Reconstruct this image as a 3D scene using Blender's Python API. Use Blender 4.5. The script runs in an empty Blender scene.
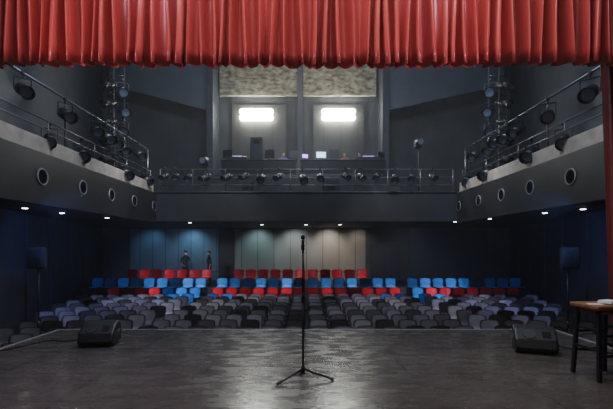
import bpy, bmesh, math, random
import numpy as np
from mathutils import Vector, Matrix, Euler
random.seed(7)
COL = bpy.context.scene.collection
F = 409.0
EYE = 1.5

# ------------------------------------------------------------------ materials
def mat(name, color, rough=0.6, metal=0.0, var=0.0, scale=5.0, bump=0.0, emit=None, estr=0.0, spec=0.5, stretch=(1,1,1)):
    m = bpy.data.materials.new(name); m.use_nodes = True
    nt = m.node_tree; b = nt.nodes['Principled BSDF']
    b.inputs['Base Color'].default_value = (*color, 1)
    b.inputs['Roughness'].default_value = rough
    b.inputs['Metallic'].default_value = metal
    b.inputs['Specular IOR Level'].default_value = spec
    if emit:
        b.inputs['Emission Color'].default_value = (*emit, 1)
        b.inputs['Emission Strength'].default_value = estr
    if var > 0 or bump > 0:
        tc = nt.nodes.new('ShaderNodeTexCoord'); mp = nt.nodes.new('ShaderNodeMapping')
        mp.inputs['Scale'].default_value = stretch
        n = nt.nodes.new('ShaderNodeTexNoise'); n.inputs['Scale'].default_value = scale
        n.inputs['Detail'].default_value = 6
        nt.links.new(tc.outputs['Object'], mp.inputs['Vector']); nt.links.new(mp.outputs[0], n.inputs['Vector'])
        if var > 0:
            r = nt.nodes.new('ShaderNodeValToRGB')
            r.color_ramp.elements[0].position = 0.3; r.color_ramp.elements[1].position = 0.7
            r.color_ramp.elements[0].color = (*[c*(1-var) for c in color], 1)
            r.color_ramp.elements[1].color = (*[min(1, c*(1+var)) for c in color], 1)
            nt.links.new(n.outputs['Fac'], r.inputs[0]); nt.links.new(r.outputs[0], b.inputs['Base Color'])
        if bump > 0:
            bp = nt.nodes.new('ShaderNodeBump'); bp.inputs['Strength'].default_value = bump
            bp.inputs['Distance'].default_value = 0.05
            nt.links.new(n.outputs['Fac'], bp.inputs['Height']); nt.links.new(bp.outputs[0], b.inputs['Normal'])
    return m

M_BLACK = mat('black_paint', (0.010,0.010,0.012), 0.45)
M_BLACKMET = mat('black_metal', (0.015,0.015,0.017), 0.4, 0.4)
M_RUB = mat('black_rubber', (0.008,0.008,0.008), 0.8, spec=.2)
M_VOID = mat('port_void', (0.002,0.002,0.003), 0.9, spec=.03)
M_GRILLE = mat('speaker_grille', (0.014,0.014,0.016), 0.5, 0.3, var=0.6, scale=150)
M_WALL = mat('dark_wall', (0.030,0.034,0.048), 0.55, var=0.25, scale=1.5, bump=0.05)
M_WALLUP = mat('upper_wall', (0.055,0.057,0.062), 0.7, var=0.3, scale=0.8, bump=0.08)
M_CEIL = mat('dark_ceiling', (0.012,0.014,0.020), 0.7, var=0.2, scale=1)
M_FASCIA = mat('balcony_paint', (0.013,0.0125,0.015), 0.45, var=0.2, scale=2, spec=.3)
M_CONC = mat('concrete', (0.33,0.28,0.23), 0.8, var=0.25, scale=3, bump=0.1)
M_PIPE = mat('steel_pipe', (0.17,0.17,0.18), 0.35, 0.6)
M_AFLOOR = mat('auditorium_floor', (0.02,0.021,0.026), 0.6, var=0.3, scale=2)
M_STONE = mat('rough_stone_panel', (0.26,0.235,0.165), 0.9, var=0.75, scale=3.0, bump=1.0, stretch=(1,1,1.8))
M_LENS = mat('lens_glass', (0.15,0.18,0.25), 0.08, 0.3)
M_RED = mat('red_plastic', (0.88,0.012,0.025), 0.35, var=0.1, scale=3)
M_BLUE = mat('blue_plastic', (0.05,0.27,0.72), 0.35, var=0.1, scale=3)
M_GREY = mat('grey_plastic', (0.25,0.215,0.235), 0.28, var=0.15, scale=3)
M_WOOD = mat('stool_wood', (0.22,0.09,0.04), 0.4, var=0.4, scale=8, stretch=(1,8,1))
M_CHROME = mat('chrome', (0.6,0.6,0.62), 0.2, 1.0)
M_TRIM = mat('stage_edge_trim', (0.20,0.19,0.18), 0.5, 0.2, var=0.2, scale=6)
M_WHITE = mat('white_cloth', (0.7,0.7,0.7), 0.8, var=0.08, scale=20)
M_SCREEN = mat('screen_glow', (0.05,0.08,0.1), 0.3, emit=(0.45,0.75,1.0), estr=3.0)
M_LAMP = mat('lamp_tube', (1,1,1), 0.3, emit=(0.96,1.0,0.92), estr=55)
M_DL = mat('downlight_glow', (1,1,1), 0.3, emit=(1.0,0.97,0.92), estr=12)
M_LEDP = mat('purple_led', (0.3,0.1,0.6), 0.3, emit=(0.5,0.25,1.0), estr=3)
M_SKIN = mat('skin', (0.42,0.24,0.17), 0.5)
M_HAIR = mat('hair', (0.012,0.01,0.01), 0.6)
M_PANTS = mat('dark_trousers', (0.02,0.022,0.03), 0.8)
M_SHOE = mat('black_shoe', (0.02,0.02,0.02), 0.5)
M_MASK = mat('white_mask', (0.75,0.76,0.78), 0.7)
M_PAPER = mat('paper_sheet', (0.6,0.58,0.55), 0.8, var=0.1, scale=12)

def curtain_mat(name,c0,c1):
    m = bpy.data.materials.new(name); m.use_nodes = True
    nt = m.node_tree; b = nt.nodes['Principled BSDF']
    b.inputs['Roughness'].default_value = 0.34
    b.inputs['Specular IOR Level'].default_value = 0.7
    b.inputs['Sheen Weight'].default_value = 0.1
    b.inputs['Sheen Tint'].default_value = (1,0.6,0.6,1)
    tc = nt.nodes.new('ShaderNodeTexCoord'); n = nt.nodes.new('ShaderNodeTexNoise'); n.inputs['Scale'].default_value = 3
    mp = nt.nodes.new('ShaderNodeMapping'); mp.inputs['Scale'].default_value = (1,1,0.3)
    r = nt.nodes.new('ShaderNodeValToRGB')
    r.color_ramp.elements[0].color = (*c0,1); r.color_ramp.elements[1].color = (*c1,1)
    nt.links.new(tc.outputs['Object'], mp.inputs[0]); nt.links.new(mp.outputs[0], n.inputs['Vector'])
    nt.links.new(n.outputs['Fac'], r.inputs[0]); nt.links.new(r.outputs[0], b.inputs['Base Color'])
    return m
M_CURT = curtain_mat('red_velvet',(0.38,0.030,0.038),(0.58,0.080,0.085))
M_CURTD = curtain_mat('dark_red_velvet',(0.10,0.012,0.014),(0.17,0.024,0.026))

def stage_mat():
    m = bpy.data.materials.new('worn_stage_floor'); m.use_nodes = True
    nt = m.node_tree; b = nt.nodes['Principled BSDF']; L = nt.links.new
    tc = nt.nodes.new('ShaderNodeTexCoord')
    mp = nt.nodes.new('ShaderNodeMapping'); mp.inputs['Scale'].default_value = (0.6,1.5,1)
    n1 = nt.nodes.new('ShaderNodeTexNoise'); n1.inputs['Scale'].default_value = 2.4; n1.inputs['Detail'].default_value = 14; n1.inputs['Roughness'].default_value = 0.75
    L(tc.outputs['Object'], mp.inputs[0]); L(mp.outputs[0], n1.inputs['Vector'])
    br = nt.nodes.new('ShaderNodeTexBrick'); br.inputs['Scale'].default_value = 1.0
    br.inputs['Brick Width'].default_value = 2.4; br.inputs['Row Height'].default_value = 1.2
    br.inputs['Mortar Size'].default_value = 0.008
    br.inputs['Color1'].default_value = (1,1,1,1); br.inputs['Color2'].default_value = (0.85,0.85,0.85,1); br.inputs['Mortar'].default_value = (0.25,0.25,0.25,1)
    L(tc.outputs['Object'], br.inputs['Vector'])
    r = nt.nodes.new('ShaderNodeValToRGB'); r.color_ramp.elements[0].position=0.32; r.color_ramp.elements[1].position=0.72
    r.color_ramp.elements[0].color = (0.040,0.033,0.030,1); r.color_ramp.elements[1].color = (0.100,0.082,0.073,1)
    L(n1.outputs['Fac'], r.inputs[0])
    mx = nt.nodes.new('ShaderNodeMix'); mx.data_type='RGBA'; mx.blend_type='MULTIPLY'; mx.inputs[0].default_value=1
    L(r.outputs[0], mx.inputs[6]); L(br.outputs['Color'], mx.inputs[7]); L(mx.outputs[2], b.inputs['Base Color'])
    n2 = nt.nodes.new('ShaderNodeTexNoise'); n2.inputs['Scale'].default_value = 5; n2.inputs['Detail'].default_value=10
    L(mp.outputs[0], n2.inputs['Vector'])
    r2 = nt.nodes.new('ShaderNodeMapRange'); r2.inputs['From Min'].default_value=.3; r2.inputs['From Max'].default_value=.7; r2.inputs['To Min'].default_value=0.13; r2.inputs['To Max'].default_value=0.38
    L(n2.outputs['Fac'], r2.inputs[0]); L(r2.outputs[0], b.inputs['Roughness'])
    bp = nt.nodes.new('ShaderNodeBump'); bp.inputs['Strength'].default_value=0.05; bp.inputs['Distance'].default_value=0.02
    L(n2.outputs['Fac'], bp.inputs['Height']); L(bp.outputs[0], b.inputs['Normal'])
    return m
M_STAGE = stage_mat()

def plank_mat(name, color, w=0.9):
    m = bpy.data.materials.new(name); m.use_nodes = True
    nt = m.node_tree; b = nt.nodes['Principled BSDF']; L = nt.links.new
    b.inputs['Roughness'].default_value = 0.5
    tc = nt.nodes.new('ShaderNodeTexCoord'); sp = nt.nodes.new('ShaderNodeSeparateXYZ'); cb = nt.nodes.new('ShaderNodeCombineXYZ')
    L(tc.outputs['Object'], sp.inputs[0]); L(sp.outputs['X'], cb.inputs['X']); L(sp.outputs['Z'], cb.inputs['Y'])
    br = nt.nodes.new('ShaderNodeTexBrick'); br.offset = 0; br.inputs['Scale'].default_value=1
    br.inputs['Brick Width'].default_value = w; br.inputs['Row Height'].default_value = 6
    br.inputs['Mortar Size'].default_value = 0.02
    br.inputs['Color1'].default_value=(*color,1); br.inputs['Color2'].default_value=(*[c*0.8 for c in color],1); br.inputs['Mortar'].default_value=(*[c*0.25 for c in color],1)
    L(cb.outputs[0], br.inputs['Vector']); L(br.outputs['Color'], b.inputs['Base Color'])
    return m
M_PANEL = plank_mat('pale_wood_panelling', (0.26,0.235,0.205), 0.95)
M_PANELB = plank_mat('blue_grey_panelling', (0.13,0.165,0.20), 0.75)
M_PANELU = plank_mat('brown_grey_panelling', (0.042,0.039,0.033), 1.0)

# ------------------------------------------------------------------ mesh helpers
def box(bm, c, s, mi=0, bev=0.0, rot=None):
    r = bmesh.ops.create_cube(bm, size=1.0); vs = r['verts']
    bmesh.ops.scale(bm, vec=s, verts=vs)
    if bev > 0:
        es = list({e for v in vs for e in v.link_edges})
        g = bmesh.ops.bevel(bm, geom=es, offset=bev, segments=2, affect='EDGES', profile=0.5)
        vs = list({v for f in g['faces'] for v in f.verts} | {v for v in vs if v.is_valid})
    if rot is not None: bmesh.ops.rotate(bm, cent=(0,0,0), matrix=Euler(rot).to_matrix(), verts=vs)
    bmesh.ops.translate(bm, vec=c, verts=vs)
    for f in {f for v in vs for f in v.link_faces}: f.material_index = mi
    return vs
def cyl(bm, p1, p2, r1, r2=None, mi=0, seg=12, cap=True):
    if r2 is None: r2 = r1
    p1, p2 = Vector(p1), Vector(p2); d = p2-p1
    r = bmesh.ops.create_cone(bm, cap_ends=cap, segments=seg, radius1=r1, radius2=r2, depth=d.length)
    M = Matrix.Translation((p1+p2)/2) @ d.to_track_quat('Z','Y').to_matrix().to_4x4()
    bmesh.ops.transform(bm, matrix=M, verts=r['verts'])
    for f in {f for v in r['verts'] for f in v.link_faces}:
        f.material_index = mi
        if len(f.verts) == 4: f.smooth = True
    return r['verts']
def ell(bm, c, s, mi=0, u=16, v=10, rot=None):
    r = bmesh.ops.create_uvsphere(bm, u_segments=u, v_segments=v, radius=1)
    bmesh.ops.scale(bm, vec=s, verts=r['verts'])
    if rot is not None: bmesh.ops.rotate(bm, cent=(0,0,0), matrix=Euler(rot).to_matrix(), verts=r['verts'])
    bmesh.ops.translate(bm, vec=c, verts=r['verts'])
    for f in {f for x in r['verts'] for f in x.link_faces}: f.material_index = mi; f.smooth = True
    return r['verts']
def prism(bm, pts, z0, z1, mi=0):
    a = [bm.verts.new((p[0],p[1],z0)) for p in pts]; b = [bm.verts.new((p[0],p[1],z1)) for p in pts]
    fs = [bm.faces.new(a[::-1]), bm.faces.new(b)]
    n = len(pts)
    for i in range(n): fs.append(bm.faces.new([a[i],a[(i+1)%n],b[(i+1)%n],b[i]]))
    for f in fs: f.material_index = mi
    bmesh.ops.recalc_face_normals(bm, faces=fs)
def xprism(bm, prof, x0, x1, mi=0, bev=0.0):
    a = [bm.verts.new((x0,p[0],p[1])) for p in prof]; b = [bm.verts.new((x1,p[0],p[1])) for p in prof]
    fs = [bm.faces.new(a[::-1]), bm.faces.new(b)]
    n = len(prof)
    for i in range(n): fs.append(bm.faces.new([a[i],a[(i+1)%n],b[(i+1)%n],b[i]]))
    bmesh.ops.recalc_face_normals(bm, faces=fs)
    for f in fs: f.material_index = mi
    if bev > 0:
        es = list({e for f in fs for e in f.edges})
        g = bmesh.ops.bevel(bm, geom=es, offset=bev, segments=3, affect='EDGES', profile=0.5)
        for f in g['faces']: f.material_index = mi; f.smooth = True
def mk(bm, name, mats, parent=None, loc=(0,0,0), rot=(0,0,0), label=None, cat=None, kind=None, group=None):
    me = bpy.data.meshes.new(name); bm.to_mesh(me); bm.free()
    for m in (mats if isinstance(mats,(list,tuple)) else [mats]): me.materials.append(m)
    o = bpy.data.objects.new(name, me); COL.objects.link(o)
    o.location = loc; o.rotation_euler = rot
    if parent: o.parent = parent
    tag(o, label, cat, kind, group)
    return o
def tag(o, label=None, cat=None, kind=None, group=None):
    if label: o['label'] = label
    if cat: o['category'] = cat
    if kind: o['kind'] = kind
    if group: o['group'] = group
def empty(name, loc=(0,0,0), rot=(0,0,0), label=None, cat=None, group=None):
    o = bpy.data.objects.new(name, None); COL.objects.link(o); o.empty_display_size = 0.2
    o.location = loc; o.rotation_euler = rot; tag(o, label, cat, None, group); return o
def dup(root, loc, rot=(0,0,0), label=None):
    r = root.copy(); COL.objects.link(r); r.location = loc; r.rotation_euler = rot
    if label: r['label'] = label
    for c in root.children:
        k = c.copy(); COL.objects.link(k); k.parent = r
        for c2 in c.children:
            k2 = c2.copy(); COL.objects.link(k2); k2.parent = k
    return r
N = bmesh.new

# ------------------------------------------------------------------ structure
def XW(y): return 6.6 + (y-5.5)*0.29
ZF = -1.35
YB = 24.0
bm = N()
prof = [(5.3,-1.6),(5.3,ZF),(17.5,ZF),(17.5,-1.2),(18.5,-1.2),(18.5,-0.85),(19.5,-0.85),(19.5,-0.5),(YB+0.1,-0.5),(YB+0.1,-1.6)]
xprism(bm, prof, -13, 13)
floor = mk(bm, 'floor', M_AFLOOR, kind='structure', label='dark auditorium floor stepping up toward the rear')
for sgn, nm in ((-1,'wall_left'),(1,'wall_right')):
    bm = N()
    prism(bm, [(sgn*XW(5.4),5.4),(sgn*XW(YB+.3),YB+.3),(sgn*(XW(YB+.3)+.3),YB+.3),(sgn*(XW(5.4)+.3),5.4)], ZF-0.2, 12.6)
    for y in (8.2,10.4,12.6,14.8,17.0,19.4,21.8):
        prism(bm, [(sgn*(XW(y)-.05),y),(sgn*(XW(y+.25)-.05),y+.25),(sgn*(XW(y+.25)+.1),y+.25),(sgn*(XW(y)+.1),y)], ZF-0.1, 2.5)
    mk(bm, nm, M_WALL, kind='structure', label='dark blue-grey flared auditorium side wall')
bm = N(); box(bm, (0,YB+.2,5.6), (25.5,.4,14), 0)
mk(bm, 'wall_back', M_WALLUP, kind='structure', label='dark painted rear wall of the auditorium')
bm = N(); box(bm, (0,14.9,12.7), (25.5,19.2,.3))
mk(bm, 'ceiling', M_CEIL, kind='structure', label='dark auditorium ceiling')
bm = N()
for s in (-1,1): box(bm, (s*7.3,5.25,6.3), (5.0,.3,12.5))
box(bm, (0,5.6,9.4), (9.6,.12,6.2))
mk(bm, 'wall_front', M_BLACK, kind='structure', label='black proscenium wall around the stage opening')

def panel(name, x0, x1, z0, z1, m, y=YB, t=0.08, label=None):
    bm = N(); box(bm, ((x0+x1)/2, y-t/2, (z0+z1)/2), (x1-x0, t, z1-z0), 0)
    return mk(bm, name, m, label=label, kind='structure')
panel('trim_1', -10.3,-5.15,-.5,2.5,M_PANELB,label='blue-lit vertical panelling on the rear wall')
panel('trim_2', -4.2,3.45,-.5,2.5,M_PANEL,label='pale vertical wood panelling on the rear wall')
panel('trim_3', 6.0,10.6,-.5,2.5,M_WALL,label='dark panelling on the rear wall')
bm = N(); box(bm,(-4.68,YB-.03,.55),(.86,.06,2.1),0); mk(bm,'door_1',M_BLACK,kind='structure',label='black rear exit door')
bm = N(); box(bm,(4.6,YB-.03,.55),(1.8,.06,2.1),0,0.0); box(bm,(4.6,YB-.08,.55),(.02,.04,2.0),0); mk(bm,'door_2',M_BLACK,kind='structure',label='black double exit door')
panel('trim_4', -5.05,-.53,10.25,12.5,M_STONE,t=.25,label='rough stone-textured acoustic panel high on the rear wall')
panel('trim_5', -.2,4.05,10.25,12.5,M_STONE,t=.25,label='rough stone-textured acoustic panel high on the rear wall')
panel('trim_6', -4.35,-1.2,5.0,9.75,M_PANELU,t=.12,label='lit panelled recess on the control booth wall')
panel('trim_7', .4,3.35,5.0,9.75,M_PANELU,t=.12,label='lit panelled recess on the control booth wall')
bm = N(); box(bm,(-5.3,23.2,8.7),(.35,1.6,7.6)); mk(bm,'trim_8',M_WALL,kind='structure',label='dark pier beside the booth bay')
bm = N(); box(bm,(4.35,23.2,8.7),(.35,1.6,7.6)); mk(bm,'trim_9',M_WALL,kind='structure',label='dark pier beside the booth bay')
bm = N(); box(bm,(-.37,23.7,8.7),(.3,.6,7.6)); mk(bm,'trim_10',M_WALL,kind='structure',label='dark central pier of the booth bay')
M_BULK = mat('blue_grey_bulkhead', (0.065,0.078,0.10), 0.5, var=0.15, scale=1)
for k,(s,xa,xb) in enumerate(((-1,5.5,10.9),(1,4.55,10.9))):
    bm = N()
    pts = [(xa,12.5),(xb,12.5),(xb,10.4),(xa,9.0)]
    a=[bm.verts.new((s*p[0],22.6,p[1])) for p in pts]; b=[bm.verts.new((s*p[0],22.9,p[1]+.05)) for p in pts]
    bm.faces.new(a); bm.faces.new(b[::-1])
    for i in range(4): bm.faces.new([a[i],a[(i+1)%4],b[(i+1)%4],b[i]])
    bmesh.ops.recalc_face_normals(bm, faces=bm.faces)
    mk(bm,'trim_%d'%(11+k),M_BULK,kind='structure',label='blue-grey bulkhead with a sloping lower edge')

# ------------------------------------------------------------------ stage
stage = empty('stage', (0,0,0), label='wide worn grey-brown stage platform with protruding apron', cat='stage')
bm = N()
prism(bm, [(-8,-3),(8,-3),(8,5.08),(4.47,5.08),(4.42,7.3),(-4.42,7.3),(-4.47,5.08),(-8,5.08)], -0.08, 0.0)
mk(bm,'stage_deck',M_STAGE,stage)
bm = N()
prism(bm, [(-7.9,-2.9),(7.9,-2.9),(7.9,5.05),(4.4,5.05),(4.36,7.22),(-4.36,7.22),(-4.4,5.05),(-7.9,5.05)], -1.34, -0.08)
mk(bm,'stage_base',M_BLACK,stage)
bm = N()
box(bm,(0,7.32,-.035),(8.9,.05,.09),0,.008)
for s in (-1,1): box(bm,(s*4.46,6.2,-.035),(.05,2.2,.09),0,.008,(0,0,s*.022))
mk(bm,'stage_nosing',M_TRIM,stage)

# ------------------------------------------------------------------ balconies
W=6.5
bal = empty('rear_balcony',(0,17.6,2.55),label='dark rear balcony with plain glossy black parapet',cat='balcony')
bm=N(); prism(bm,[(-XW(17.62)+.03,.02),(XW(17.62)-.03,.02),(XW(23.9)-.05,6.28),(-XW(23.9)+.05,6.28)],0.0,.22); mk(bm,'balcony_deck',M_CEIL,bal)
bm=N(); box(bm,(0,.0,.615),(2*W,.16,1.23),0,.02); mk(bm,'parapet',M_FASCIA,bal)
bm=N(); box(bm,(0,.0,1.25),(2*W,.26,.06),0,.01); mk(bm,'parapet_cap',M_BLACKMET,bal)
riser = empty('booth_riser',(0,21.7,2.77),label='raised black platform carrying the control booth',cat='platform')
bm=N(); box(bm,(-.3,0,1.06),(9.6,4.3,2.12),0,.02); mk(bm,'platform_body',M_BLACK,riser)

for s in (-1,1):
    b = empty('side_balcony',(s*W,5.6,2.5),label='dark side balcony with row of round ports and concrete curb',cat='balcony')
    bm=N(); prism(bm,[(0,0),(0,11.9),(s*(XW(17.5)-W-.03),11.9),(s*.05,0)],.0,.2); mk(bm,'balcony_deck',M_CEIL,b)
    bm=N(); box(bm,(0,5.95,.64),(.14,11.9,1.28),0,.015); mk(bm,'parapet',M_FASCIA,b)
    bm=N(); box(bm,(s*.1,5.95,1.28+.2),(.14,11.85,.42),0,.02); mk(bm,'concrete_curb',M_CONC,b)
    for xo in (330,267,226,197,174,154):
        y = W*F/xo - 5.6; z = .262*W + EYE - 2.5 - .02
        if y > 11.85: y = 11.5
        bm=N()
        seg=24; R=.19; r=.028
        for i in range(seg):
            a0=2*math.pi*i/seg; a1=2*math.pi*(i+1)/seg
            cyl(bm,(0,R*math.cos(a0),R*math.sin(a0)),(0,R*math.cos(a1),R*math.sin(a1)),r,seg=6)
        cyl(bm,(s*.02,0,0),(-s*.012,0,0),R,R,1,24)
        mk(bm,'port',[M_PIPE,M_VOID],b,(-s*.07,y,z))

def railing(name, p0, p1, zs, post_step, zbase, label, r=.025):
    root = empty(name,(p0[0],p0[1],zbase),label=label,cat='railing')
    d = Vector((p1[0]-p0[0],p1[1]-p0[1],0)); L=d.length; u=d.normalized()
    for z in zs:
        bm=N(); cyl(bm,(0,0,z-zbase),(d.x,d.y,z-zbase),r,seg=10); mk(bm,'rail',M_PIPE,root)
    n=int(L/post_step)
    for i in range(n+1):
        q=u*(L*i/n)
        bm=N(); cyl(bm,(0,0,0),(0,0,max(zs)-zbase),r*.9,seg=8); box(bm,(0,0,.01),(.1,.1,.02),0); mk(bm,'post',M_PIPE,root,(q.x,q.y,0))
    return root
ZCURB=2.5+1.28+.41
railing('balcony_railing',(-6.3,17.6),(6.3,17.6),(4.45,4.8,4.12),1.4,3.83,'dark steel pipe railing along the rear balcony',.02)
for s in (-1,1):
    railing('balcony_railing',(s*6.6,5.9),(s*6.6,17.3),(4.45,4.68),1.9,ZCURB,'dark steel pipe railing on the side balcony curb',.02)
    r=empty('lighting_pipe',(s*6.72,8.5,ZCURB),label='long steel lighting pipe above the side balcony on uprights',cat='lighting pipe')
    bm=N(); cyl(bm,(0,0,5.6-ZCURB),(0,9.5-.7,5.6-ZCURB),.03,seg=10); mk(bm,'rail',M_PIPE,r)
    for y in (0,2.9,5.8,8.8):
        bm=N(); cyl(bm,(0,y,-.2),(0,y,5.6-ZCURB),.03,seg=8); mk(bm,'post',M_PIPE,r)

# ------------------------------------------------------------------ stage spotlights
def spot_proto(loc, rot, label):
    root = empty('stage_spotlight',loc,rot,label=label,cat='stage light',group='theatre spotlights')
    bm=N(); T=math.radians(25)
    def q(y,z): return (0, y*math.cos(T)-z*math.sin(T)*1, -.34 + y*math.sin(T)+z*math.cos(T))
    cyl(bm,q(-.2,0),q(.12,0),.12,.12,0,16); cyl(bm,q(.12,0),q(.24,0),.12,.07,0,16); cyl(bm,q(-.3,0),q(-.2,0),.14,.12,0,16,False)
    mk(bm,'housing',M_BLACK,root)
    bm=N(); cyl(bm,q(-.215,0),q(-.2,0),.105,.105,0,16); mk(bm,'lens',M_LENS,root)
    bm=N()
    for sx in (-1,1): box(bm,(sx*.15,0,-.23),(.012,.035,.26),0)
    box(bm,(0,0,-.1),(.31,.035,.012),0); cyl(bm,(0,0,-.1),(0,0,.0),.014); box(bm,(0,0,0.0),(.06,.05,.07),0,.01)
    mk(bm,'yoke',M_BLACKMET,root)
    return root
proto = None
def spot(loc, rz=0.0, label='black theatre spotlight clamped to a steel pipe', sc=1.15):
    global proto
    if proto is None: proto = spot_proto(loc,(0,0,rz),label); o=proto
    else: o=dup(proto, loc, (0,0,rz), label)
    o.scale=(sc,sc,sc)
for x in (165,176,189,206,228,245,262,279,303,320,345,360,377,395,412,432):
    X=(x-306.5)/F*17.4
    spot((X,17.36,4.80), random.uniform(-.6,.6),'black theatre spotlight hung from the rear balcony rail',random.uniform(.95,1.3))
for s in (-1,1):
    Y=15.6; X=s*7.15
    lad = empty('lighting_ladder',(X,Y,2.7),label='tall black steel lighting ladder standing on the side balcony',cat='lighting ladder')
    for dx in (-.2,.2):
        bm=N(); cyl(bm,(dx,0,0),(dx,0,5.6),.028,seg=8); mk(bm,'upright',M_PIPE,lad)
    for i in range(9):
        bm=N(); cyl(bm,(-.2,0,.5+i*.6),(.2,0,.5+i*.6),.018,seg=8); mk(bm,'rung',M_PIPE,lad)
    bm=N(); box(bm,(0,0,.02),(.9,.6,.04),0,.01); mk(bm,'base_plate',M_BLACKMET,lad)
    for i in range(5):
        spot((X-s*.22,Y-.16,4.9+i*.72), -s*(.5+.3*(i%2)),'black theatre spotlight on a lighting ladder',1.35)
        spot((X+s*.28,Y-.16,5.2+i*.70), s*.4,'black theatre spotlight on a lighting ladder',1.2)
    for y,zz in ((9.6,5.56),(10.6,4.66),(11.3,5.56),(12.1,4.66),(12.9,5.56),(13.6,5.56),(14.3,5.56),(15.0,4.66),(16.2,5.56),(16.9,4.66)):
        spot((s*6.66,y,zz), -s*random.uniform(.5,1.2),'black theatre spotlight hanging above the side balcony',random.uniform(1.15,1.4))

for x in (-2.9,1.85):
    l = empty('wall_floodlight',(x,YB-.2,9.1),label='bright white rectangular lamp on the booth wall',cat='wall lamp',group='booth wall lamps')
    bm=N(); box(bm,(0,.03,0),(1.7,.10,.5),0,.02); mk(bm,'lamp_housing',M_BLACKMET,l)
    bm=N()
    for dz in (-.17,.17):
        cyl(bm,(-.8,-.12,dz),(.8,-.12,dz),.18,seg=16)
        for e in (-.8,.8): ell(bm,(e,-.12,dz),(.18,.18,.18))
    mk(bm,'lamp_tube',M_LAMP,l)

for (x,y,d) in ((62,212,None),(107,217,None),(25,207,None),(545,212,None),(583,208,None),(490,218,None),(190,222,None),(262,224,None),(306,224,None),(340,224,None),(455,221,None)):
    z = 2.5 if (x<150 or x>455) else 2.55
    dd = (z-EYE)*F/(246-y)
    X=(x-306.5)/F*dd
    if abs(X)>XW(dd)-.2: X=math.copysign(XW(dd)-.3,X)
    if dd>17.6: z=2.55
    l=empty('ceiling_downlight',(X,dd,z),label='small round white downlight under the balcony',cat='downlight',group='under-balcony downlights')
    bm=N(); cyl(bm,(0,0,-.03),(0,0,0.0),.09,.1,0,20); mk(bm,'trim_ring',M_BLACKMET,l)
    bm=N(); cyl(bm,(0,0,-.04),(0,0,-.028),.065,.065,0,20); mk(bm,'lamp',M_DL,l)

# ------------------------------------------------------------------ curtain
def curtain(name, xf0, xf1, y, z0f, z1, folds, amp, seed, nz=14, seg=16, parent=None, m=None):
    rnd = random.Random(seed)
    n = folds*seg
    ws=[rnd.uniform(.6,1.5) for _ in range(folds)]; tot=sum(ws); ed=[0]
    for w in ws: ed.append(ed[-1]+w/tot)
    am=[rnd.uniform(.6,1.35) for _ in range(folds+1)]; sk=[rnd.uniform(-.35,.35) for _ in range(folds+1)]
    bm=N(); rows=[]
    for j in range(nz+1):
        v=j/nz; row=[]
        for i in range(n+1):
            k=min(i//seg,folds-1); t=(i-k*seg)/seg
            u=ed[k]+(ed[k+1]-ed[k])*t
            a=am[k]*(1-t)+am[k+1]*t
            s=math.sin(2*math.pi*t); c=math.cos(2*math.pi*t)
            flare=.8+.3*v
            off=amp*a*flare*(c+.22*math.cos(4*math.pi*t)+ .25*math.sin(2*math.pi*t)*math.sin(math.pi*t)*sk[k]*3)
            xo=amp*.42*a*s*flare
            x0,x1=xf0(v),xf1(v)
            x=x0+(x1-x0)*u+xo+ .025*math.sin(v*5+k*1.7)
            zb=z0f(u)+ .012*math.sin(k*2.3)+.02*a*c
            z=z1+(zb-z1)*v
            row.append(bm.verts.new((x,y+off,z)))
        rows.append(row)
    for j in range(nz):
        for i in range(n):
            f=bm.faces.new([rows[j][i],rows[j][i+1],rows[j+1][i+1],rows[j+1][i]]); f.smooth=True
    o=mk(bm,name,m or M_CURT,parent,label=None)
    sm=o.modifiers.new('s','SOLIDIFY'); sm.thickness=.008
    return o
YC=5.0
va = empty('stage_valance',(0,0,0),label='gathered red velvet valance hanging across the stage opening',cat='curtain')
curtain('valance_cloth',lambda v:-4.55,lambda v:4.55,YC,lambda u:EYE+181*YC/F+.01+.012*math.sin(u*9),6.3,62,.11,3,parent=va)
bm=N(); cyl(bm,(-4.6,YC,6.32),(4.6,YC,6.32),.035); mk(bm,'curtain_track',M_BLACKMET,va)
lg = empty('stage_curtain',(0,0,0),label='gathered dark red velvet side curtain drawn back at the stage opening',cat='curtain')
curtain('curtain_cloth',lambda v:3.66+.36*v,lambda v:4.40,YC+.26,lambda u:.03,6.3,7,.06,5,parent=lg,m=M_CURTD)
bm=N(); cyl(bm,(3.7,YC+.26,6.32),(4.6,YC+.26,6.32),.03); mk(bm,'curtain_track',M_BLACKMET,lg)

# ------------------------------------------------------------------ chairs
def shell_bm():
    bm=N()
    pr=[(-.24,.425,.44),(-.225,.445,.48),(-.1,.435,.50),(.05,.425,.50),(.15,.43,.49),(.2,.47,.47),(.215,.54,.47),(.235,.64,.51),(.255,.74,.52),(.27,.81,.50),(.276,.845,.42)]
    nx=8; rows=[]
    for (y,z,w) in pr:
        row=[]
        for i in range(nx+1):
            t=i/nx*2-1
            curl=.035*t*t
            if z>.5: row.append(bm.verts.new((t*w/2,y-curl*1.1,z-.015*t*t)))
            else: row.append(bm.verts.new((t*w/2,y,z+curl*.6)))
        rows.append(row)
    for j in range(len(pr)-1):
        for i in range(nx):
            f=bm.faces.new([rows[j][i],rows[j][i+1],rows[j+1][i+1],rows[j+1][i]]); f.smooth=True
    r=bmesh.ops.solidify(bm,geom=bm.faces[:],thickness=.014)
    bmesh.ops.recalc_face_normals(bm,faces=bm.faces)
    return bm
def frame_bm():
    bm=N()
    for sx in (-1,1):
        cyl(bm,(sx*.19,-.17,.42),(sx*.22,-.22,0),.012,seg=8)
        cyl(bm,(sx*.19,.15,.42),(sx*.22,.23,0),.012,seg=8)
        cyl(bm,(sx*.19,-.17,.415),(sx*.19,.15,.415),.011,seg=8)
    cyl(bm,(-.19,-.12,.412),(.19,-.12,.412),.01,seg=8); cyl(bm,(-.19,.13,.412),(.19,.13,.412),.01,seg=8)
    return bm
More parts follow.
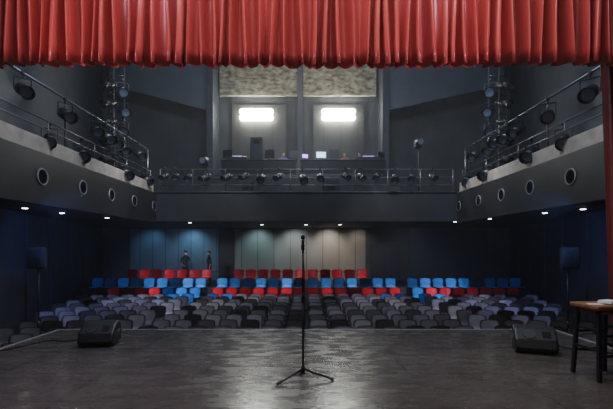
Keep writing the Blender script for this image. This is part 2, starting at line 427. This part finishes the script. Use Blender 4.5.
sb={}
for c,m in (('red',M_RED),('blue',M_BLUE),('grey',M_GREY)):
    bm=shell_bm(); me=bpy.data.meshes.new('chair_shell_'+c); bm.to_mesh(me); bm.free(); me.materials.append(m); sb[c]=me
bm=frame_bm(); fm=bpy.data.meshes.new('chair_frame'); bm.to_mesh(fm); bm.free(); fm.materials.append(M_BLACKMET)
LB={'red':'red moulded plastic auditorium chair with metal legs','blue':'blue moulded plastic auditorium chair with metal legs','grey':'grey moulded plastic auditorium chair with metal legs'}
nch=[0]
def chair(c,x,y,z,rz):
    o=bpy.data.objects.new('auditorium_chair',sb[c]); COL.objects.link(o)
    o.location=(x,y,z); o.rotation_euler=(0,0,rz); tag(o,LB[c],'chair',None,'rows of auditorium chairs')
    k=bpy.data.objects.new('leg_frame',fm); COL.objects.link(k); k.parent=o; nch[0]+=1
rows=[(20.0,-.5),(19.0,-.85),(18.0,-1.2)]+[(17.0-.87*i,ZF) for i in range(9)]
SP=.58
for ri,(d,z) in enumerate(rows):
    ncent = 14
    for i in range(ncent):
        x=(i-(ncent-1)/2)*SP*1.05
        if ri==0:
            c='red'
            if i<1 or i>11 : continue
        elif ri==1: c='blue'
        elif ri==2: c='red'
        elif ri==3: c='blue' if i in (0,1,12,13) else 'grey'
        else: c='grey'
        chair(c,x+random.uniform(-.012,.012),d+random.uniform(-.02,.02),z,random.uniform(-.04,.04))
    for s in (-1,1):
        i=0
        while i<9:
            A=math.radians(6)
            xx=4.95+i*SP*1.05*math.cos(A); yy=d-i*SP*math.sin(A)
            if ri<3: yy=d
            if xx>XW(yy)-.45: break
            if ri==0:
                if s>0: c=None
                else: c='red' if i<7 else None
            elif ri==1: c='blue'
            elif ri==2: c='blue' if (s<0 and i in(0,1,2)) or (s>0 and i==0) else 'red'
            elif ri==3: c='blue' if i<2 else 'grey'
            else: c='grey'
            if c: chair(c,s*xx,yy,z,-s*math.radians(10 if ri>2 else 4)+random.uniform(-.04,.04))
            i+=1
for s in (-1,1):
    for (d,xs) in ((9.15,(5.25,5.87,6.49)),(8.25,(5.4,6.02))):
        for x in xs: chair('grey',s*x,d,ZF,-s*.2)
print('chairs',nch[0])

# ------------------------------------------------------------------ speakers on stands
for s,px in ((-1,38.5),(1,568)):
    d=10.35; X=(px-306.5)/F*d
    st=empty('speaker_stand',(X,d,ZF),label='black tripod speaker stand on the auditorium floor',cat='speaker stand',group='speaker stands')
    bm=N(); cyl(bm,(0,0,.35),(0,0,2.28),.02,seg=10); mk(bm,'pole',M_BLACKMET,st)
    bm=N(); cyl(bm,(0,0,.75),(0,0,.95),.03,seg=10); mk(bm,'collar',M_BLACK,st)
    for k in range(3):
        a=k*2.094+.5; bm=N(); cyl(bm,(0,0,.8),(.42*math.cos(a),.42*math.sin(a),.012),.012,seg=8); mk(bm,'leg',M_BLACKMET,st)
    sp=empty('loudspeaker',(X,d,ZF+2.28),(0,0,-s*.15),label='black loudspeaker cabinet raised on a tripod stand',cat='loudspeaker',group='pole-mounted loudspeakers')
    bm=N()
    a=[(-.21,-.16),(.21,-.16),(.13,.16),(-.13,.16)]
    prism(bm,a,0,.54); es=bm.edges[:]; bmesh.ops.bevel(bm,geom=es,offset=.02,segments=2,affect='EDGES')
    mk(bm,'cabinet',M_BLACK,sp)
    bm=N(); box(bm,(0,-.165,.27),(.36,.02,.48),0,.008); mk(bm,'grille',M_GRILLE,sp)
    bm=N(); cyl(bm,(0,-.172,.19),(0,-.18,.19),.13,.13,0,24); mk(bm,'woofer',M_BLACKMET,sp)
    bm=N(); box(bm,(0,-.176,.42),(.2,.01,.1),0,.004); mk(bm,'horn',M_RUB,sp)

# ------------------------------------------------------------------ wedge monitors
def wedge(x,y,rz,w,label):
    r=empty('stage_monitor',(x,y,0),(0,0,rz),label=label,cat='stage monitor speaker')
    pr=[(-.20,.015),(-.235,.08),(-.19,.20),(-.06,.31),(.06,.355),(.15,.33),(.21,.20),(.2,.015)]
    bm=N(); xprism(bm,pr,-w/2,w/2,0,.028); mk(bm,'cabinet',M_BLACK,r)
    p0=Vector((0,-.19,.20)); p1=Vector((0,-.06,.31)); n=Vector((0,-.11,.13)).normalized(); ang=math.atan2(.11,.13)
    c=(p0+p1)/2+n*.006
    bm=N(); xprism(bm,[(-.245,.085),(-.20,.205),(-.066,.32),(.05,.362),(.05,.35),(-.06,.305),(-.185,.195),(-.23,.08)],-w*.43,w*.43,0,.004); mk(bm,'grille',M_GRILLE,r)
    bm=N(); cyl(bm,(0,0,0),n*.012,.085,.08,0,24); mk(bm,'woofer',M_BLACK,r,c+Vector((-w*.15,0,0)))
    bm=N(); box(bm,(0,0,0),(w*.2,.11,.02),0,.004,(ang,0,0)); mk(bm,'horn',M_RUB,r,c+Vector((w*.25,0,0)))
    for sx in (-1,1):
        bm=N(); box(bm,(0,0,0),(.012,.13,.05),0,.004); mk(bm,'handle',M_PIPE,r,(sx*(w/2+.002),.03,.19))
    bm=N()
    for sx in (-1,1):
        for sy in (-.15,.15): cyl(bm,(sx*w*.38,sy,0),(sx*w*.38,sy,.018),.016,seg=8)
    mk(bm,'rubber_foot',M_RUB,r)
wedge((97-306.5)/F*6.15,6.25,.12,.50,'black wedge stage monitor near the apron edge')
wedge((538-306.5)/F*5.75,5.85,-.35,.54,'black wedge stage monitor beside the wooden stool')

def tube(name,pts,r,m,label=None,cat=None):
    cu=bpy.data.curves.new(name,'CURVE'); cu.dimensions='3D'; sp=cu.splines.new('NURBS'); sp.points.add(len(pts)-1)
    for i,p in enumerate(pts): sp.points[i].co=(*p,1)
    sp.use_endpoint_u=True; sp.order_u=3; cu.bevel_depth=r; cu.resolution_u=6
    t=bpy.data.objects.new('t',cu); COL.objects.link(t)
    dg=bpy.context.evaluated_depsgraph_get(); dg.update()
    me=bpy.data.meshes.new_from_object(t.evaluated_get(dg)); bpy.data.objects.remove(t)
    me.materials.clear(); me.materials.append(m); me.name=name
    o=bpy.data.objects.new(name,me); COL.objects.link(o)
    tag(o,label,cat); return o
tube('audio_cable',[(-3.35,6.5,.09),(-3.55,6.6,.012),(-3.8,6.35,.009),(-4.1,6.55,.009),(-4.3,5.8,.009),(-5.2,4.6,.009)],.008,M_RUB,'thin black audio cable running across the stage','cable')
tube('audio_cable',[(3.55,6.0,.09),(3.75,6.0,.012),(3.9,5.9,.009),(4.2,5.8,.009),(4.3,5.6,.009)],.008,M_RUB,'thin black audio cable behind the wedge monitor','cable')

# ------------------------------------------------------------------ microphone stand
mx,my=(303-306.5)/F*4.58,4.58
ms=empty('microphone_stand',(mx,my,0),label='slim black straight microphone stand on folding tripod base',cat='microphone stand')
bm=N(); cyl(bm,(0,0,.10),(0,0,.95),.012,seg=12); mk(bm,'lower_tube',M_BLACKMET,ms)
bm=N(); cyl(bm,(0,0,.9),(0,0,1.44),.009,seg=12); mk(bm,'upper_tube',M_BLACKMET,ms)
bm=N(); cyl(bm,(0,0,.87),(0,0,.97),.019,.016,seg=14); mk(bm,'clutch',M_RUB,ms)
bm=N(); cyl(bm,(0,0,.07),(0,0,.16),.022,.02,seg=14); mk(bm,'leg_hub',M_RUB,ms)
for a in (math.radians(215),math.radians(-6),math.radians(95)):
    bm=N(); cyl(bm,(.02*math.cos(a),.02*math.sin(a),.12),(.33*math.cos(a),.33*math.sin(a),.018),.012,seg=8)
    cyl(bm,(.29*math.cos(a),.29*math.sin(a),.030),(.345*math.cos(a),.345*math.sin(a),.013),.017,seg=8); mk(bm,'leg',M_BLACKMET,ms)
    bm=N(); cyl(bm,(.015*math.cos(a),.015*math.sin(a),.065),(.13*math.cos(a),.13*math.sin(a),.07),.005,seg=6); mk(bm,'brace',M_BLACKMET,ms)
bm=N(); cyl(bm,(0,0,1.42),(0,0,1.46),.012,seg=10); cyl(bm,(0,0,1.455),(0,-.01,1.51),.02,.021,seg=14); mk(bm,'microphone_clip',M_RUB,ms)
mc=empty('microphone',(mx,my-.0,1.465),(math.radians(10),0,0),label='black handheld vocal microphone with mesh head',cat='microphone')
bm=N(); cyl(bm,(0,0,0.0),(0,0,.10),.013,.018,seg=16); mk(bm,'handle',M_BLACK,mc)
bm=N(); cyl(bm,(0,0,.10),(0,0,.112),.024,seg=16); mk(bm,'collar',M_PIPE,mc)
bm=N(); ell(bm,(0,0,.135),(.026,.026,.03)); mk(bm,'mesh_head',M_GRILLE,mc)
tube('microphone_cable',[(mx+.0,my+.0,1.462),(mx+.0,my+.03,1.40),(mx+.018,my+.01,1.2),(mx+.016,my+.014,.6),(mx+.03,my+.03,.2),(mx+.1,my+.1,.006),(mx+.3,my+.3,.006)],.003,M_RUB,'thin black microphone cable hanging down the stand','cable')

# ------------------------------------------------------------------ bar stool
sx_,sy_=(602-306.5)/F*4.7,4.7
st=empty('wooden_stool',(sx_,sy_,0),(0,0,.12),label='tall dark wooden bar stool with square seat',cat='stool')
bm=N(); box(bm,(0,0,.815),(.48,.42,.05),0,.015); mk(bm,'seat',M_WOOD,st)
for ax in (-1,1):
    for ay in (-1,1):
        bm=N(); bx=box(bm,(0,0,.3975),(.040,.040,.795),0,.004)
        for v in bm.verts:
            k=1-v.co.z/.795; v.co.x+=ax*(.175+.03*k); v.co.y+=ay*(.145+.045*k)
        mk(bm,'leg',M_BLACK,st)
for z,o in ((.28,.19),(.5,.18)):
    for s in (-1,1):
        bm=N(); box(bm,(0,s*(o-.02),z),(.37,.02,.03),0,.004); mk(bm,'rung',M_BLACK,st)
        bm=N(); box(bm,(s*(o+.005),0,z+.06),(.02,.32,.03),0,.004); mk(bm,'rung',M_BLACK,st)
for s in (-1,1):
    bm=N(); box(bm,(0,s*.15,.765),(.36,.02,.055),0,.003); mk(bm,'apron',M_WOOD,st)
    bm=N(); box(bm,(s*.18,0,.765),(.02,.3,.055),0,.003); mk(bm,'apron',M_WOOD,st)
bm=N()
for k,(zz,sc) in enumerate(((.0,1),(.012,.96),(.024,.9))):
    vs=box(bm,(0,0,zz+.006),(.20*sc,.16*sc,.011),0,.004)
for v in bm.verts: v.co.z+=.004*math.sin(v.co.x*40)+.0045
mk(bm,'folded_towel',M_WHITE,loc=(sx_+.06,sy_-.04,.841),rot=(0,0,.4),label='folded white towel lying on the stool seat',cat='towel')
bm=N(); box(bm,(0,0,.002),(.15,.11,.003),0)
mk(bm,'paper_sheet',M_PAPER,loc=(sx_-.13,sy_-.07,.841),rot=(0,0,-.2),label='loose white paper sheet on the stool seat',cat='paper')

# ------------------------------------------------------------------ booth desk & gear
YD=20.0; ZD=4.89
for (x0,x1) in ((222,296),(300,385)):
    X0=(x0-306.5)/F*YD; X1=(x1-306.5)/F*YD; w=X1-X0
    d=empty('control_desk',((X0+X1)/2,YD,ZD),label='long black control desk in the booth',cat='desk')
    bm=N(); box(bm,(0,0,.74),(w,.75,.04),0,.008); mk(bm,'desk_top',M_BLACK,d)
    bm=N(); box(bm,(0,-.33,.4),(w-.1,.03,.64),0,.004); mk(bm,'front_panel',M_FASCIA,d)
    for s in (-1,1):
        bm=N(); box(bm,(s*(w/2-.04),0,.36),(.05,.7,.72),0,.004); mk(bm,'leg',M_BLACK,d)
def mixer(px,w):
    X=(px-306.5)/F*YD
    r=empty('mixing_console',(X,YD+.02,ZD+.76),label='black mixing console with glowing meters on the desk',cat='mixing console')
    bm=N(); xprism(bm,[(-.3,0),(-.3,.16),(-.2,.2),(.3,.06),(.3,0)],-w/2,w/2,0,.01); mk(bm,'console_body',M_BLACK,r)
    bm=N()
    for i in range(int(w/.08)): box(bm,(-w/2+.06+i*.08,.06,.135),(.02,.04,.03),0)
    mk(bm,'fader_bank',M_CHROME,r)
    bm=N(); box(bm,(0,-.16,.205),(w*.5,.02,.03),0); mk(bm,'meter_bridge',M_LEDP,r)
mixer(237,1.0); mixer(368,1.1)
def screen(px,w,h,m=M_SCREEN,back=False):
    X=(px-306.5)/F*YD
    r=empty('computer_monitor',(X,YD-.1,ZD+.76),(0,0,random.uniform(-.3,.3)+(math.pi if back else 0)),label='computer monitor seen from behind on the desk' if back else 'small glowing computer monitor on the control desk',cat='monitor')
    bm=N(); box(bm,(0,0,.12+h/2),(w,.03,h),0,.008); mk(bm,'bezel',M_BLACK,r)
    bm=N(); box(bm,(0,-.018,.12+h/2),(w*.92,.004,h*.88),0); mk(bm,'screen',m,r)
    bm=N(); cyl(bm,(0,0.02,0.02),(0,0.02,.2),.02); box(bm,(0,.02,.01),(.2,.16,.02),0,.005); mk(bm,'stand',M_BLACK,r)
screen(321,.5,.32); screen(305,.3,.2,M_LEDP); screen(270,.5,.42,back=True); screen(294,.46,.36,back=True); screen(334,.5,.42,back=True); screen(381,.34,.3,back=True); screen(228,.5,.4,back=True)
def amp(px,d,w,h,z,label='black equipment case standing in the booth'):
    X=(px-306.5)/F*d
    r=empty('loudspeaker',(X,d,z),label=label,cat='loudspeaker')
    bm=N(); box(bm,(0,0,h/2),(w,.4,h),0,.02); mk(bm,'cabinet',M_BLACK,r)
    bm=N(); box(bm,(0,-.205,h/2),(w*.88,.02,h*.9),0,.006); mk(bm,'grille',M_GRILLE,r)
    bm=N(); cyl(bm,(0,-.215,h*.35),(0,-.225,h*.35),w*.36,w*.36,0,24); mk(bm,'woofer',M_BLACKMET,r)
    bm=N(); box(bm,(0,-.218,h*.78),(w*.5,.01,h*.16),0,.003); mk(bm,'horn',M_RUB,r)
amp(257,YD,.6,1.15,ZD+.76,'black loudspeaker cabinet standing on the control desk')
amp(331,18.3,.75,1.7,2.78,'black loudspeaker cabinet on the balcony deck')
amp(246,18.4,.6,1.6,2.78,'black loudspeaker cabinet on the balcony deck')
for px in (418,205):
    X=(px-306.5)/F*19
    fs=empty('followspot',(X,18.9,2.77),label='black followspot on a tall tripod stand on the balcony',cat='followspot')
    H=3.35 if px>400 else 2.5
    bm=N(); cyl(bm,(0,0,.5),(0,0,H),.025); mk(bm,'pole',M_BLACKMET,fs)
    for k in range(3):
        a=k*2.094; bm=N(); cyl(bm,(0,0,.9),(.4*math.cos(a),.4*math.sin(a),.012),.014,seg=8); mk(bm,'leg',M_BLACKMET,fs)
    bm=N(); cyl(bm,(0,-.4,H+.1),(0,.3,H+.25),.15,.15,0,16); box(bm,(0,.15,H+.05),(.3,.3,.2),0,.02); mk(bm,'housing',M_BLACK,fs)
    bm=N(); cyl(bm,(0,-.41,H+.1),(0,-.4,H+.102),.13,.13,0,16); mk(bm,'lens',M_LENS,fs)

# ------------------------------------------------------------------ people
def ev_mesh(o):
    dg=bpy.context.evaluated_depsgraph_get(); dg.update()
    return bpy.data.meshes.new_from_object(o.evaluated_get(dg))
def person(loc, rz, pose, shirt, label, seated=False, head_turn=0, mask=False, cap=False, pants=M_PANTS):
    J={}; E=[]
    def j(n,p,r,par=None):
        J[n]=(Vector(p), r if isinstance(r,tuple) else (r,r)); 
        if par: E.append((par,n))
    lean=pose.get('lean',0); zp=pose.get('pz',.94)
    def tz(p):
        v=Vector(p)-Vector((0,0,.94)); v=Matrix.Rotation(lean,3,'X')@v; return v+Vector((0,0,zp))
    j('pelvis',tz((0,0,.94)),(.155,.11)); j('waist',tz((0,0,1.10)),(.135,.10),'pelvis'); j('chest',tz((0,.0,1.31)),(.165,.115),'waist')
    j('neckb',tz((0,.005,1.455)),(.07,.06),'chest'); j('neck',tz((0,-.01,1.53)),(.052,.052),'neckb')
    for s,n in ((-1,'r'),(1,'l')):
        j('clav'+n,tz((s*.11,0,1.42)),.065,'chest')
        j('sh'+n,tz((s*.19,0,1.40)),.058,'clav'+n)
        el,wr,fd=pose['arm_'+n]
        sh=J['sh'+n][0]; el=sh+Vector(el).normalized()*.285; wr=el+Vector(wr).normalized()*.25; fd=Vector(fd).normalized()
        j('el'+n,el,.042,'sh'+n); j('wr'+n,wr,.027,'el'+n); pc=wr+fd*.06
        j('palm'+n,pc,(.034,.022),'wr'+n)
        side=fd.cross(Vector((0,0,1))); 
        if side.length<.2: side=fd.cross(Vector((0,1,0)))
        side.normalize(); side*=s
        up=side.cross(fd).normalized()
        if up.z>0: up=-up
        for k in range(4):
            o0=side*(.03-.02*k); L=(.075,.085,.08,.062)[k]
            b0=pc+fd*.03+o0; m0=b0+(fd+up*.25).normalized()*L*.55; t0=m0+(fd*.75+up*.6).normalized()*L*.45
            j('f%s%da'%(n,k),b0,.0095,'palm'+n); j('f%s%db'%(n,k),m0,.009,'f%s%da'%(n,k)); j('f%s%dc'%(n,k),t0,.0075,'f%s%db'%(n,k))
        b0=wr+fd*.035+side*.03; m0=b0+(fd*.6+side*.6).normalized()*.035; t0=m0+(fd+side*.15).normalized()*.03
        j('t%sa'%n,b0,.012,'palm'+n); j('t%sb'%n,m0,.010,'t%sa'%n); j('t%sc'%n,t0,.008,'t%sb'%n)
        j('hip'+n,tz((s*.09,0,.88)),.088,'pelvis')
        kn,an=pose['leg_'+n]; hp=J['hip'+n][0]
        kn=hp+Vector(kn).normalized()*.41; an=kn+Vector(an).normalized()*.40
        j('kn'+n,kn,.058,'hip'+n); j('calf'+n,kn.lerp(an,.35)+Vector((0,.012,0)),.055,'kn'+n); j('an'+n,an,.038,'calf'+n)
        j('heel'+n,an+Vector((0,.02,-.045)),.036,'an'+n); j('toe'+n,an+Vector((s*.02,-.15,-.055)),(.04,.025),'heel'+n)
    names=list(J); idx={n:i for i,n in enumerate(names)}
    bm=N(); lay=bm.verts.layers.skin.verify(); vs=[]
    for n in names:
        v=bm.verts.new(J[n][0]); v[lay].radius=J[n][1]; v[lay].use_root=(n=='pelvis'); vs.append(v)
    for a,b in E: bm.edges.new((vs[idx[a]],vs[idx[b]]))
    me=bpy.data.meshes.new('t'); bm.to_mesh(me); bm.free(); t=bpy.data.objects.new('t',me); COL.objects.link(t)
    t.modifiers.new('a','SKIN').use_smooth_shade=True; q=t.modifiers.new('b','SUBSURF'); q.levels=1; q.render_levels=1
    me2=ev_mesh(t); bpy.data.objects.remove(t)
    bm=N(); bm.from_mesh(me2)
    hc=J['neck'][0]+Vector((0,-.015,.10)); R=Matrix.Rotation(head_turn,3,'Z'); 
    def hp(p): return hc+R@Vector(p)
    ell(bm,hp((0,.012,.02)),(.076,.095,.095),u=20,v=14); ell(bm,hp((0,-.025,-.045)),(.056,.062,.075),u=16,v=12)
    ell(bm,hp((0,-.098,-.012)),(.011,.02,.02)); ell(bm,hp((0,-.078,-.055)),(.024,.012,.010)); ell(bm,hp((0,-.07,-.095)),(.022,.018,.016))
    for s in (-1,1): ell(bm,hp((s*.078,.012,-.005)),(.010,.02,.03)); 
    me3=bpy.data.meshes.new('t2'); bm.to_mesh(me3); bm.free(); t=bpy.data.objects.new('t2',me3); COL.objects.link(t)
    rm=t.modifiers.new('r','REMESH'); rm.mode='VOXEL'; rm.voxel_size=.009; rm.use_smooth_shade=True
    sm=t.modifiers.new('s','SMOOTH'); sm.factor=.4; sm.iterations=2
    body=ev_mesh(t); bpy.data.objects.remove(t)
    zones=[]
    for a,b in E:
        if b[:2] in ('fr','fl','tr','tl') and b[-1] in 'abc' or b.startswith('palm'): zn=0
        elif b=='neck': zn=0
        elif b[:4] in ('hipr','hipl') or b.startswith('kn') or b.startswith('calf') or b.startswith('an'): zn=2
        elif b.startswith('heel') or b.startswith('toe'): zn=3
        elif b.startswith('wr'): zn=0 if not pose.get('long',False) else 1
        else: zn=1
        zones.append((np.array(J[a][0]),np.array(J[b][0]),zn,(J[a][1][0]+J[b][1][0])/2))
    hv=np.array(hc); zones.append((hv+np.array([0,0,-.07]),hv+np.array([0,0,.05]),0,.07))
    n=len(body.polygons); cen=np.zeros(n*3); body.polygons.foreach_get('center',cen); cen=cen.reshape(-1,3)
    best=np.full(n,1e9); zi=np.zeros(n,dtype=np.int32)
    for a,b,z,r in zones:
        ab=b-a; tt=np.clip(((cen-a)@ab)/(ab@ab),0,1); dd=np.linalg.norm(cen-(a+tt[:,None]*ab),axis=1)-r
        k=dd<best; best[k]=dd[k]; zi[k]=z
    for m in (M_SKIN,shirt,pants,M_SHOE): body.materials.append(m)
    body.polygons.foreach_set('material_index',zi); body.polygons.foreach_set('use_smooth',[True]*n)
    body.name='person'
    mn=min(v.co.z for v in body.vertices)
    o=bpy.data.objects.new('person',body); COL.objects.link(o)
    o.location=(loc[0],loc[1],loc[2]-mn+.001); o.rotation_euler=(0,0,rz); tag(o,label,'person')
    bm=N(); vs=ell(bm,(0,.02,.03),(.086,.104,.098),u=24,v=16)
    dl=[v for v in bm.verts if (v.co.z<.045 and v.co.y<-.02) or v.co.z<-.035]
    bmesh.ops.delete(bm,geom=dl,context='VERTS')
    if cap: box(bm,(0,-.11,.055),(.12,.09,.01),0,.004)
    h=mk(bm,'cap' if cap else 'hair',M_HAIR if not cap else M_BLACK,o,hc,(0,0,head_turn))
    bm=N()
    for s in (-1,1): ell(bm,(s*.03,-.083,.012),(.011,.006,.006),u=8,v=6)
    mk(bm,'eyes',M_HAIR,o,hc,(0,0,head_turn))
    if mask:
        bm=N(); vs=ell(bm,(0,-.03,-.05),(.062,.075,.055),u=20,v=12)
        bmesh.ops.delete(bm,geom=[v for v in bm.verts if v.co.y>-.03],context='VERTS'); mk(bm,'face_mask',M_MASK,o,hc,(0,0,head_turn))
    return o
SH1=mat('charcoal_shirt',(0.03,0.032,0.04),.8); SH2=mat('black_shirt',(0.012,0.012,0.016),.8); SH3=mat('slate_shirt',(0.10,0.08,0.20),.8); SH4=mat('maroon_shirt',(0.28,0.10,0.10),.8)
stand={'arm_l':((.25,.05,-1),(-.25,-.9,.25),(-.5,-.8,.1)),'arm_r':((-.22,.05,-1),(.1,-.8,-.35),(.1,-.9,-.3)),
       'leg_l':((.04,-.03,-1),(.0,.03,-1)),'leg_r':((-.08,-.02,-1),(-.02,.05,-1))}
stand2={'arm_l':((.2,.1,-1),(.0,-.25,-1),(0,-.2,-1)),'arm_r':((-.3,-.2,-.8),(.3,-.7,.5),(.2,-.5,.6)),
       'leg_l':((.1,-.12,-1),(.02,.06,-1)),'leg_r':((-.06,.06,-1),(-.02,.12,-1)),'lean':.03}
person(((185.5-306.5)/F*20.9,20.9,-.5),math.radians(40),stand,SH1,'person in dark clothes and pale face mask standing in the aisle',mask=True)
person(((209.5-306.5)/F*20.7,20.7,-.5),math.radians(-65),stand2,SH2,'person in black shirt and cap standing with one hand raised',cap=True)
sit={'lean':.12,'pz':.52,'arm_l':((.2,-.5,-.85),(-.2,-1,.15),(-.1,-1,-.1)),'arm_r':((-.2,-.5,-.85),(.2,-1,.15),(.1,-1,-.1)),
     'leg_l':((.15,-1,-.02),(.0,.05,-1)),'leg_r':((-.15,-1,-.02),(.0,.05,-1))}
for (px,sh,tn,lb) in ((283,SH3,.3,'person in slate shirt seated at the control desk'),(345,SH4,-.2,'person in maroon shirt seated at the control desk'),(359,SH2,.2,'person in black shirt seated at the control desk')):
    x=(px-306.5)/F*20.75
    person((x,20.75,ZD),tn*.5,sit,sh,lb,head_turn=tn)
    c=empty('booth_chair',(x,20.78,ZD),label='black stacking chair at the control desk',cat='chair',group='control booth chairs')
    k=bpy.data.objects.new('chair_shell',sb['grey'].copy()); k.data.materials[0]=M_BLACK; COL.objects.link(k); k.parent=c
    k.location=(0,0,-.03)
    k=bpy.data.objects.new('leg_frame',fm); COL.objects.link(k); k.parent=c

# ------------------------------------------------------------------ lights
def area(name,loc,target,size,energy,color,sy=None):
    ld=bpy.data.lights.new(name,'AREA'); ld.size=size; ld.energy=energy; ld.color=color
    if sy: ld.shape='RECTANGLE'; ld.size_y=sy
    o=bpy.data.objects.new(name,ld); COL.objects.link(o); o.location=loc
    o.rotation_euler=(Vector(target)-Vector(loc)).to_track_quat('-Z','Y').to_euler(); return o
def spotl(name,loc,target,ang,energy,color,blend=.6,rad=.1):
    ld=bpy.data.lights.new(name,'SPOT'); ld.energy=energy; ld.color=color; ld.spot_size=math.radians(ang); ld.spot_blend=blend; ld.shadow_soft_size=rad
    o=bpy.data.objects.new(name,ld); COL.objects.link(o); o.location=loc
    o.rotation_euler=(Vector(target)-Vector(loc)).to_track_quat('-Z','Y').to_euler(); return o
area('stage_wash',(0,-2.0,5.5),(0,5,.5),3,55,(.95,.88,.90),1)
area('stage_top',(0,3.4,7.5),(0,4.6,0),4,300,(1,.89,.82),2)
spotl('valance_spot',(-4.8,2.8,3.0),(-.8,5,4.9),58,380,(1,.80,.80)); spotl('valance_spot',(3.6,2.8,3.0),(.2,5,4.9),58,300,(1,.80,.80))
for x in (-1.9,1.65): spotl('valance_spot',(x*1.1,2.4,6.4),(x*.95,5,4.8),22,480,(.60,.76,1),.9)
area('house_ambient',(0,9,11.5),(0,15,0),8,1200,(.62,.76,1),4)  # unseen area light added as dim bluish ambient for the house
spotl('row_spot',(-4,11,10),(-5.5,18.6,-.6),50,3300,(.86,.91,1))
spotl('row_spot',(4,11,10),(5.5,18.6,-.6),50,3300,(.86,.91,1))
for x in (-6,0,5): spotl('row_spot',(x*.9,16.9,2.3),(x,20,.0),80,230,(.92,.95,1))
for x,e,c in ((-9,45,(.25,.6,1)),(-6.7,110,(.30,.70,1)),(-2.8,100,(.5,.85,1)),(1.3,140,(1,.92,.82)),(-.7,110,(.75,.92,1)),(3,45,(1,.88,.76))):
    spotl('wall_washer',(x,22.7,2.45),(x,24,.9),110,e,c,.9,.1)
spotl('side_blue',(-5.5,9,2.3),(-9,17,.3),70,480,(.16,.30,1)); spotl('side_blue',(5.5,9,2.3),(9,17,.3),70,480,(.16,.30,1))
area('booth_fill',(0,19,11.8),(0,23,5),4,170,(1,.95,.85),1)
spotl('booth_gear_fill',(-.5,18.2,7.6),(-.5,20.4,5.6),90,160,(1,.92,.85))  # added fill without a fixture, brightens the people and gear at the desks
spotl('upper_wash',(-4,12,6),(-8.5,22.8,9.5),60,260,(.7,.82,1)); spotl('upper_wash',(4,12,6),(8.5,22.8,9.5),60,260,(.7,.82,1))
spotl('blue_side',(-6,4.4,4.5),(-4.2,4.3,0),90,230,(.35,.25,1))
# theatre beams crossing the haze
spotl('beam',(-4.3,17.2,4.4),(-6.2,5.5,8.8),11,2600,(.62,.78,1),.6,.05)
spotl('beam',(2.6,17.2,4.4),(3.2,8,-.4),10,1500,(.75,.85,1),.6,.05)
spotl('beam',(7.0,15.3,7.6),(-.5,16.2,-1.0),9,1500,(.7,.82,1),.6,.05)
spotl('beam',(-7.0,15.3,7.6),(1.5,16.5,-1.0),9,1500,(.7,.82,1),.6,.05)

w=bpy.data.worlds.new('world'); bpy.context.scene.world=w; w.use_nodes=True
bg=w.node_tree.nodes['Background']; bg.inputs[0].default_value=(.5,.5,.7,1); bg.inputs[1].default_value=.14
vn=w.node_tree.nodes.new('ShaderNodeVolumeScatter'); vn.inputs['Density'].default_value=.0026; vn.inputs['Anisotropy'].default_value=.35
w.node_tree.links.new(vn.outputs[0],w.node_tree.nodes['World Output'].inputs['Volume'])

cam=bpy.data.cameras.new('camera'); co=bpy.data.objects.new('camera',cam); COL.objects.link(co)
co.location=(0,0,EYE); co.rotation_euler=(math.radians(90),0,0)
cam.sensor_width=36; cam.lens=36*F/613; cam.shift_y=(246-204.5)/613
bpy.context.scene.camera=co
